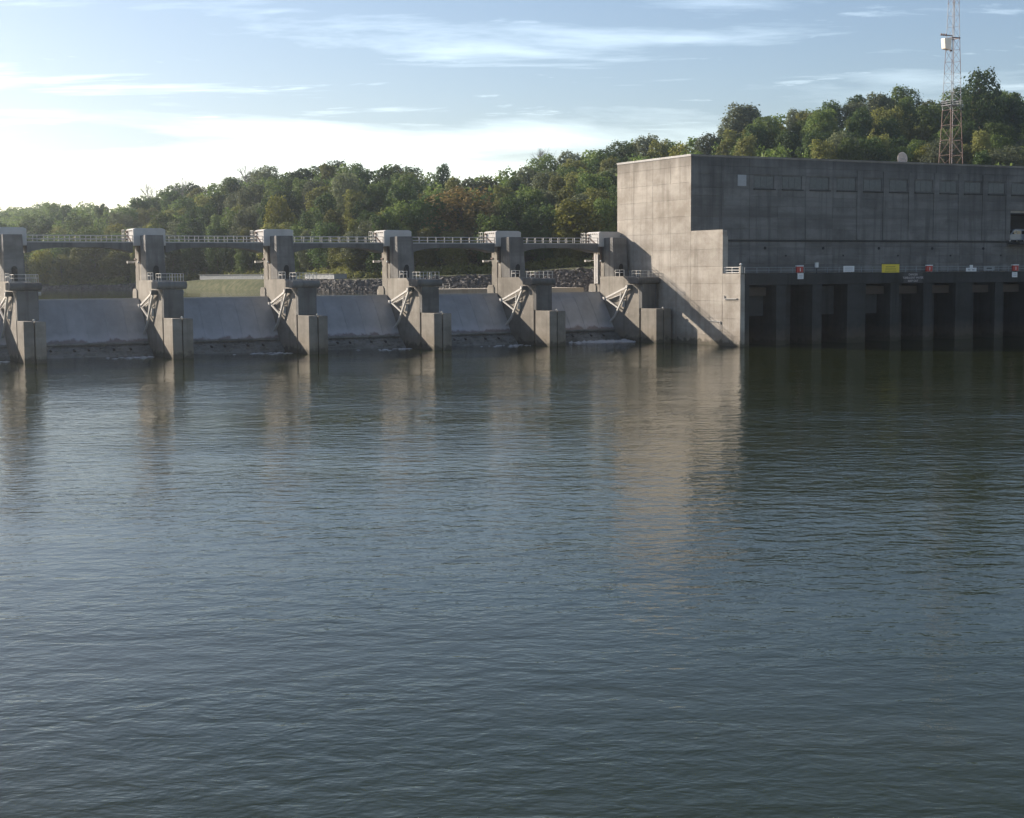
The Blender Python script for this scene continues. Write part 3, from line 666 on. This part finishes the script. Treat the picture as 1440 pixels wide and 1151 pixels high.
# ------------------------------------------------------------------ lattice tower
def lattice():
    Y = 338.0; X = aa(1333) * Y; gz_ = ground_z(X, Y)
    t = empty('lattice_tower', (X, Y, gz_), radians(24)); tag(t, 'tall red and white lattice radio tower rising behind the powerhouse', 'radio tower')
    def zpx(y): return EYE + (378.5 - y) * Y / F_PX - gz_
    def half(z):                    # half side of the square section
        y = 378.5 - (z + gz_ - EYE) * F_PX / Y
        w = interp([(-80,14.0),(0,16.5),(150,28.5),(235,38),(300,46)], y); return w * Y / F_PX / 2 * .60
    bands = [(0, zpx(158), 'tower_red'), (zpx(158), zpx(108), 'tower_white'), (zpx(108), zpx(60), 'tower_red'), (zpx(60), zpx(14), 'tower_white'), (zpx(14), zpx(-30), 'tower_red'), (zpx(-30), zpx(-70), 'tower_white')]
    for bi, (za, zb, mt) in enumerate(bands):
        n = max(2, round((zb - za) / (2.2 if bi else 3.2))); mb = MB(); lw = .12 if bi == 0 else .085
        for k in range(n):
            z0 = za + (zb-za)*k/n; z1 = za + (zb-za)*(k+1)/n; h0, h1 = half(z0), half(z1)
            c0 = [Vector((sx*h0, sy*h0, z0)) for sx, sy in ((-1,-1),(1,-1),(1,1),(-1,1))]; c1 = [Vector((sx*h1, sy*h1, z1)) for sx, sy in ((-1,-1),(1,-1),(1,1),(-1,1))]
            for j in range(4):
                mb.bar(c0[j], c1[j], lw); mb.bar(c1[j], c1[(j+1)%4], lw*.5)
                if k % 2: mb.bar(c0[j], c1[(j+1)%4], lw*.5)
                else: mb.bar(c0[(j+1)%4], c1[j], lw*.5)
        mb.build('tower_section', M[mt], t)
    zp = zpx(152); h = half(zp) + .25
    pf = MB().box(-h, h, -h, h, zp, zp + .12).build('platform', M['tower_white'], t)
    r = MB(); rail_run(r, [(-h,-h),(h,-h),(h,h),(-h,h),(-h,-h)], zp + .12, .9, 1.3, .06, (1,.5)); r.build('platform_rail', M['tower_white'], t)
    zc = zpx(69); hh = half(zc)
    mb = MB(); pr = [(-.8,-1.1),(.7,-1.3),(.85,1.35),(-1.05,1.15)]
    b = MB().prism(pr, -.7, .7); b.v = [(y - hh - 1.2, x - .6, z + zc) for x, y, z in b.v]
    h_ = b.build('horn_antenna', M['cream'], t, bevel=.15, seg=2)
    mb.box(-hh-2.9, -hh+.3, -.75, -.55, zc+1.75, zc+1.95).box(-hh-.2, -hh+.2, -.7, -.3, zc-1.5, zc-1.2)
    for k in range(3): mb.box(-hh-2.8+.6*k, -hh-2.55+.6*k, -.8, -.5, zc+1.7, zc+2.15)
    mb.build('antenna_bracket', M['tower_red'], h_)
    r = MB(); z2 = zpx(60); q = half(z2) + .05
    for a_, b_ in (((-q,-q),(q,-q)),((q,-q),(q,q)),((q,q),(-q,q)),((-q,q),(-q,-q))): r.bar((*a_,z2),(*b_,z2),.2)
    r.build('ring_frame', M['tower_red'], t)
    r = MB(); zt = zpx(-60)
    r.bar((.25, -.1, 2), (.15, -.1, zt), .07)
    for k in range(int(zt/1.1)): r.bar((.0, -.1, 2+1.1*k), (.3, -.1, 2+1.1*k), .05)
    r.build('climbing_ladder', M['tower_white'], t)
lattice()

# ------------------------------------------------------------------ lake side: guide wall, sheds
t = empty('guide_wall', W(108, 246)); tag(t, 'low cream concrete guide wall on the lake just behind the gates', 'wall')
MB().box(0, 38, 0, 9, 4, 9.15).build('wall', concrete('cream_concrete', (.52,.47,.39), (.40,.35,.28), wet=False), t, bevel=.05)
r = MB(); rail_run(r, [(0.3,.6),(10.5,.6)], 9.15, .95, 1.2, .09, (1,.5)); r.build('railing', M['rail'], t)
def bush(loc, r, n, mat, seed):
    rng = random.Random(seed); mb = MB()
    for i in range(n):
        d = Vector((rng.gauss(0,1), rng.gauss(0,1), abs(rng.gauss(0,1)))).normalized() * r * rng.uniform(.3,1); d.x *= 1.5
        a = Vector((rng.gauss(0,1), rng.gauss(0,1), rng.gauss(0,1))).normalized(); b = a.orthogonal().normalized(); c = a.cross(b); s = rng.uniform(.10,.2)
        mb.add([d+b*s, d+c*s*1.6, d-b*s, d-c*s*1.6], [(0,1,2,3)])
    return mb.build('weed_clump', mat, loc=loc, rz=0)
o = bush(W(113.6, 246.5, 9.15), .85, 420, LEAF['yellow green'], 2); tag(o, 'bushy green weeds growing on top of the guide wall', 'weeds')
def shed(x0, x1, hgt, lab):
    def crest(x): a = aa(x); Y = interp(K_toe, a) + interp(K_wid, a) + 2.5; return Vector((a*Y, Y, 0))
    p, q = crest(x0), crest(x1); L_ = (q - p).length; rz = math.atan2(q.y - p.y, q.x - p.x)
    zb = min(ground_z(p.x, p.y), ground_z(q.x, q.y)); zt = zb + hgt
    t = empty('low_shed', (p.x, p.y, zb), rz); tag(t, lab, 'shed')
    MB().box(0, L_, 0, 3, .1, zt - zb).build('wall', M['shed'], t)
    n = int(L_/.9)
    for k in range(n): MB().box(k*L_/n, k*L_/n + .12, -.06, -.005, .25, zt - zb - .1).build('rib', M['shed'], t)
    MB().box(-.2, L_+.2, -.25, 3.25, zt - zb + .003, zt - zb + .06).build('roof', M['shed'], t)
    MB().box(0.05, L_-.05, .08, 2.9, -.9, .1).build('base', M['rung'], t)
shed(284, 374, 1.35, 'long low pale shed on the grassy lake bank')
shed(431, 472, 1.15, 'short pale ribbed shed at the end of the stony lake bank')

# ------------------------------------------------------------------ foam below the last gate
def foam():
    mb = MB(); rng = random.Random(9)
    for i in range(260):
        u = PU - 3.6 - abs(rng.gauss(0, 4.2)); v = 225.6 - abs(rng.gauss(0, 1.5)) ; 
        if u < 127: continue
        s = rng.uniform(.2, .6); z = .02 + .35*max(0, 1 - (225.6 - v)/2.5)*rng.random()
        n = 7; c = W(u, v, z); ring = [c + U*(s*1.5*cos(2*pi*k/n)*rng.uniform(.6,1)) + V*(s*.8*sin(2*pi*k/n)*rng.uniform(.6,1)) - Vector((0,0,z)) for k in range(n)]
        mb.add(ring + [c + Vector((0,0,.05+.1*rng.random()))], [(k,(k+1)%n,n) for k in range(n)])
    for i in range(5):                       # thin foam lines trailing below the other gates
        for k in range(26):
            u = PF[i+1] - 1.0 - abs(rng.gauss(0, 3.2)); v = 224.8 - abs(rng.gauss(0, 2.2)) - (PF[i+1]-u)*.12
            if u < PF[i] + TH + .3: continue
            s = rng.uniform(.12, .4); n = 6; c = W(u, v, .03)
            ring = [c + U*(s*2.2*cos(2*pi*k2/n)*rng.uniform(.6,1)) + V*(s*.6*sin(2*pi*k2/n)*rng.uniform(.6,1)) - Vector((0,0,.03)) for k2 in range(n)]
            mb.add(ring + [c + Vector((0,0,.03))], [(k2,(k2+1)%n,n) for k2 in range(n)])
    tag(mb.build('white_water', plain('foam', (.55,.58,.60), .7, vary=.2), smooth=True), 'white foam on the water at the foot of the gates', 'foam', kind='stuff')
foam()

# ------------------------------------------------------------------ trees
def crown_mesh(name, mat, seed, h=15.0, rad=5.2, low=.16, nlobe=20, leaves=4600, shape='round', size=.42):
    """leaf-sized quads on the outsides of many overlapping lobes"""
    rng = random.Random(seed); lobes = []
    for i in range(nlobe):
        f = (i + .5) / nlobe; z = low + (1 - low) * f ** .85
        if shape == 'round': env = sqrt(max(0, 1 - ((z - .55) / .52) ** 2))
        elif shape == 'tall': env = sqrt(max(0, 1 - ((z - .5) / .56) ** 2)) * .9
        else: env = sqrt(max(0, 1 - ((z - .66) / .40) ** 2)) if z > .3 else .55
        a = i * 2.399 + rng.uniform(-.5, .5); rr = rad * env * rng.uniform(.30, .95)
        lr = rad * rng.uniform(.26, .46) * (.75 + .35 * env)
        lobes.append((Vector((rr * cos(a), rr * sin(a), z * h - lr * .35)), lr))
    tot = sum(r * r for _, r in lobes); vs = []; fs = []
    for c, r in lobes:
        for _ in range(int(leaves * r * r / tot)):
            d = Vector((rng.gauss(0, 1), rng.gauss(0, 1), rng.gauss(0, 1) + .25)).normalized()
            p = c + d * r * (rng.uniform(.72, 1.08) if rng.random() < .86 else rng.uniform(1.05, 1.45)) * (1 + .18 * noise.noise(d * 2.5 + c))
            if any((p - c2).length < r2 * .68 for c2, r2 in lobes if c2 is not c): continue
            nrm = (d + Vector((rng.gauss(0, .55), rng.gauss(0, .55), rng.gauss(0, .55) + .25))).normalized()
            e = nrm.orthogonal().normalized(); e2 = nrm.cross(e); t = rng.uniform(0, 6.28); e, e2 = e * cos(t) + e2 * sin(t), e2 * cos(t) - e * sin(t)
            s = size * rng.uniform(.55, 1.25); b = len(vs)
            vs += [p + e * s, p + e2 * s * .7, p - e * s * .9, p - e2 * s * .65]; fs.append((b, b+1, b+2, b+3))
    me = bpy.data.meshes.new(name); me.from_pydata([tuple(v) for v in vs], [], fs); me.update(); me.materials.append(mat); return me, lobes
def trunk_mesh(seed, h, lobes, mat, bare=False):
    rng = random.Random(seed); mb = MB(); top = h * .78; pts = [Vector((0, 0, -1.0))]
    for k in range(1, 7): pts.append(Vector((rng.gauss(0, .12) * k * .5, rng.gauss(0, .12) * k * .5, top * k / 6)))
    def tube(p, q, r0, r1, n=6):
        d = (q - p).normalized(); e = d.orthogonal().normalized(); f = d.cross(e); vs = []
        for P_, R_ in ((p, r0), (q, r1)): vs += [P_ + (e * cos(2*pi*k/n) + f * sin(2*pi*k/n)) * R_ for k in range(n)]
        mb.add(vs, [(k, (k+1) % n, (k+1) % n + n, k + n) for k in range(n)])
    for k in range(6): tube(pts[k], pts[k+1], .36 * (1 - k/7), .36 * (1 - (k+1)/7))
    for c, r in lobes:
        z = max(h*.18, min(top * .95, c.z - r * .8)); k = min(5, int(z / top * 6)); s = pts[k].lerp(pts[k+1], (z - top*k/6) / (top/6)) if k < 6 else pts[6]
        if bare:
            tube(s, c, .13, .05, 5)
            for _ in range(7):
                e = c + Vector((rng.gauss(0,1), rng.gauss(0,1), abs(rng.gauss(0,1)) + .4)).normalized() * r * rng.uniform(.7, 1.5); m_ = s.lerp(c, rng.uniform(.5, 1)); tube(m_, e, .055, .025, 4)
                for _ in range(3): tube(m_.lerp(e, rng.uniform(.4,.9)), e + Vector((rng.gauss(0,.6), rng.gauss(0,.6), abs(rng.gauss(0,.7)))), .035, .018, 3)
        else: tube(s, c, .12, .04, 4)
    return mb.mesh('trunk', mat, smooth=True)
PROTO = {}
spec = [('dark green','round',15,5.4,.10),('dark green','tall',17,4.6,.06),('mid green','round',15,5.6,.08),('mid green','top',16,5.3,.12),('mid green','tall',16,4.4,.06),
        ('olive green','round',14,5.2,.06),('olive green','tall',15,4.4,.05),('grey green','round',15,5.0,.10),('grey green','top',16,4.9,.12),('yellow green','round',12,4.6,.05),('rusty brown','round',15,6.6,.06)]
for i, (c, sh, h, r, lo) in enumerate(spec):
    me, lob = crown_mesh('crown', LEAF[c], 40 + i, h, r, lo, 30 if r > 6 else 26, 7000, sh, .34)
    PROTO.setdefault(c, []).append((me, trunk_mesh(80 + i, h, lob, M['bark']), h, r))
_, lob = crown_mesh('bare_outline', M['deadwood'], 99, 16, 4.6, .35, 16, 40, 'top')
bpy.data.meshes.remove(bpy.data.meshes['bare_outline'])
BARE = trunk_mesh(120, 16, lob, M['deadwood'], True)

def px_of(p):
    d = Vector(p) - Vector((0, 0, EYE)); k = d.dot(fw); return 720 + F_PX * d.dot(rt) / k, 575.5 - F_PX * d.dot(up) / k
rng = random.Random(21)
cand = []
# dart-throwing over the wooded slope
grid = {}
def try_add(X, Y, sp):
    gx, gy = int(X // 12), int(Y // 12)
    for i in (-1, 0, 1):
        for j in (-1, 0, 1):
            for (x, y) in grid.get((gx+i, gy+j), ()):
                if (x-X)**2 + (y-Y)**2 < sp*sp: return False
    grid.setdefault((gx, gy), []).append((X, Y)); return True
for i in range(36000):
    x = rng.uniform(-190, 1600); a = aa(x)
    f0 = interp(K_toe, a) + interp(K_wid, a) + interp(K_road, a); yr = interp(K_rid, a)
    Y = f0 + 2 + (yr + 10 - f0) * rng.random(); X = a * Y
    if not try_add(X, Y, 6.0 if Y < f0 + 14 or Y > yr - 18 else 6.7): continue
    sc_ = rng.uniform(.56, .90) * (.9 if Y < f0 + 10 else 1.0)
    if Y > yr - 25: sc_ = rng.choice((.56, .62, .68, .74, .8))
    cand.append((X, Y, sc_, x))
cand.sort(key=lambda c: c[1])
bins = {}
def bin0(b):
    x = b * 6
    if x >= 868: return interp([(868,230),(972,217),(1440,236),(1700,247)], x)
    return 420
vis = []
for X, Y, s, x in cand:
    z = ground_z(X, Y); cx_, ty = px_of((X, Y, z + 15.2 * s)); rp_ = 5.0 * s * F_PX / Y; score = 0
    for b in range(int((cx_ - rp_) // 6), int((cx_ + rp_) // 6) + 1):
        e = max(0, 1 - ((b * 6 + 3 - cx_) / rp_) ** 2) ** .5; t_ = ty + (1 - e) * rp_ * .9
        o_ = bins.get(b, bin0(b))
        if t_ < o_:
            if -30 < b * 6 < 1470: score += (o_ - t_) * 6
            else: score += (o_ - t_) * .6
            bins[b] = o_ - (o_ - t_) * .8
    vis.append((score, X, Y, z, s, x))
vis.sort(reverse=True)
SPECIES = [('dark green', 'dark green broadleaf tree'), ('mid green', 'mid green broadleaf tree'), ('olive green', 'olive green tree turning yellow'), ('grey green', 'thin grey green tree'), ('yellow green', 'bright yellow green tree')]
def area(x, X, Y, a):
    yr = interp(K_rid, a); f0 = interp(K_toe, a) + interp(K_wid, a) + interp(K_road, a); ridge = Y > yr - 16
    if x > 868:
        if abs(X - aa(1337)*338) < 26: return 'on the hill around the lattice tower', 'hill around the tower'
        return ('on the skyline behind the powerhouse', 'skyline behind the powerhouse') if ridge else ('on the slope behind the powerhouse roof', 'slope behind the powerhouse')
    if Y < f0 + 16:
        if x < 235: return 'growing down to the water of the far lake shore', 'far lake shore'
        return 'in the row just above the stony lake bank', 'above the lake bank'
    if ridge: return 'on the skyline above the spillway', 'skyline above the spillway'
    return ('high on the slope above the spillway', 'upper slope above the spillway') if Y > (yr + f0)/2 else ('low on the slope above the spillway', 'lower slope above the spillway')
def place(kind, X, Y, z, s, rz, label, group, proto=None, sz=None):
    me, tr, h, r = proto or rng.choice(PROTO[kind])
    t = empty('tree', (X, Y, z), rz); t.scale = (s * rng.uniform(.85, 1.3), s * rng.uniform(.85, 1.3), sz or s * rng.uniform(.85, 1.15)); tag(t, label, 'tree', group)
    link(bpy.data.objects.new('trunk', tr), t); link(bpy.data.objects.new('crown', me), t); return t
# a few trees that stand out
def special(x, Y, top_y, kind, label, w=None, idx=0, bare=False):
    a = aa(x); X = a * Y; z = ground_z(X, Y); H = EYE + (387.6 - .0068*x - top_y) * Y / F_PX - z
    me, tr, h, r = PROTO[kind][idx % len(PROTO[kind])] if not bare else (None, BARE, 16, 4.6)
    s = H / (h * 1.02)
    if bare:
        t = empty('bare_tree', (X, Y, z), rng.uniform(0, 6)); t.scale = (s, s, s); tag(t, label, 'tree'); link(bpy.data.objects.new('trunk', BARE), t); return
    sx = (w * Y / F_PX / 2 / r) if w else s
    t = empty('tree', (X, Y, z), rng.uniform(0, 6)); t.scale = (sx, sx, s); tag(t, label, 'tree')
    link(bpy.data.objects.new('trunk', tr), t); link(bpy.data.objects.new('crown', me), t)
special(652, 347, 270, 'rusty brown', 'large rust tinged round tree rising behind the service bridge', 118)
special(812, 335, 286, 'yellow green', 'bright yellow green tree beside the powerhouse end wall', 84)
special(505, 350, 345, 'olive green', 'broad olive tree low behind the third bridge span', 62)
special(1372, 430, 104, 'dark green', 'tall dark tree topping the ridge behind the lattice tower', 62)
special(1040, 452, 152, 'grey green', 'tall thin grey green tree topping the hill behind the powerhouse corner', 58, 1)
special(398, 395, 282, 'yellow green', 'yellowing tree high on the slope above the bridge', 40)
special(262, 545, 252, None, 'bare dead tree sticking up from the far left ridge', bare=True)
special(352, 505, 236, None, 'leafless tree on the ridge left of the main hump', bare=True)
special(765, 452, 214, None, 'pale leafless tree on the ridge line beside the powerhouse', bare=True)
special(215, 575, 262, None, 'small bare tree on the distant hazy ridge', bare=True)
NIND = 288
rest = []
for k, (score, X, Y, z, s, x) in enumerate(vis):
    if score <= 1: continue
    a = X / Y; q = rng.random() + .25 * noise.noise(Vector((X*.02, Y*.02, 5)))
    kind = 'dark green' if q < .30 else 'mid green' if q < .58 else 'olive green' if q < .80 else 'grey green' if q < .95 else 'yellow green'
    if k >= NIND: rest.append((X, Y, z, s, kind)); continue
    ar, gr = area(px_of((X, Y, z + 8))[0], X, Y, a); sw = 'small ' if s < .65 else 'tall ' if s > .8 else ''
    place(kind, X, Y, z, s, rng.uniform(0, 6.28), (sw + dict(SPECIES)[kind]).replace('small small', 'small').replace('tall small', 'large') + ' ' + ar, sw + kind + ' trees, ' + gr)
# what is left of the wood: one mass of coarse foliage, filling behind and between the counted trees
if rest:
    mb = MB(); r2 = random.Random(4)
    polys = {id(p[0]): ([tuple(v.co) for v in p[0].vertices], [tuple(f.vertices) for f in p[0].polygons]) for L_ in PROTO.values() for p in L_}
    for X, Y, z, s, kind in rest[:420]:
        vs_, fs_ = polys[id(r2.choice(PROTO[kind])[0])]; an = r2.uniform(0, 6.28); ca, sa = cos(an)*s, sin(an)*s
        for f in r2.sample(fs_, 620):
            c = [sum(vs_[i][k] for i in f)/4 for k in range(3)]
            q = [tuple(c[k] + (vs_[i][k]-c[k])*2.0 for k in range(3)) for i in f]
            mb.add([(X + ca*x_ - sa*y_, Y + sa*x_ + ca*y_, z + s*z_) for x_, y_, z_ in q], [(0,1,2,3)])
    tag(mb.build('woodland', LEAF['mid green']), 'mass of foliage filling the wood between the trees', 'woodland', kind='stuff')
# shoreline shrubs under the first row
sb = MB(); r3 = random.Random(8)
for i in range(420):
    x = r3.uniform(-150, 860); a = aa(x); f0 = interp(K_toe, a) + interp(K_wid, a) + interp(K_road, a)
    Y = f0 + r3.uniform(-1, 5); X = a*Y; z = ground_z(X, Y); s = r3.uniform(.8, 2.2)
    for j in range(60):
        d = Vector((r3.gauss(0,1), r3.gauss(0,1), abs(r3.gauss(0,1)))).normalized(); p = Vector((X, Y, z)) + d * s * r3.uniform(.6, 1)
        n_ = (d + Vector((r3.gauss(0,.6), r3.gauss(0,.6), r3.gauss(0,.6)))).normalized(); e = n_.orthogonal().normalized(); e2 = n_.cross(e); q = r3.uniform(.16, .36)
        sb.add([p+e*q, p+e2*q*.8, p-e*q, p-e2*q*.8], [(0,1,2,3)])
tag(sb.build('undergrowth', LEAF['olive green']), 'tangled undergrowth along the foot of the wood', 'undergrowth', kind='stuff')

# ------------------------------------------------------------------ haze
hz = MB().box(-900, 620, -160, 1400, -7.5, 112).build('haze', None); tag(hz, 'thin bluish haze over the river', 'haze', kind='stuff')
hm = bpy.data.materials.new('haze'); hm.use_nodes = True; n = hm.node_tree.nodes; n.clear()
ho = n.new('ShaderNodeOutputMaterial'); pv = n.new('ShaderNodeVolumePrincipled'); pv.inputs['Color'].default_value = (.86,.92,1,1)
pv.inputs['Density'].default_value = .00018; pv.inputs['Anisotropy'].default_value = .86
hm.node_tree.links.new(pv.outputs[0], ho.inputs['Volume']); hz.data.materials.append(hm)
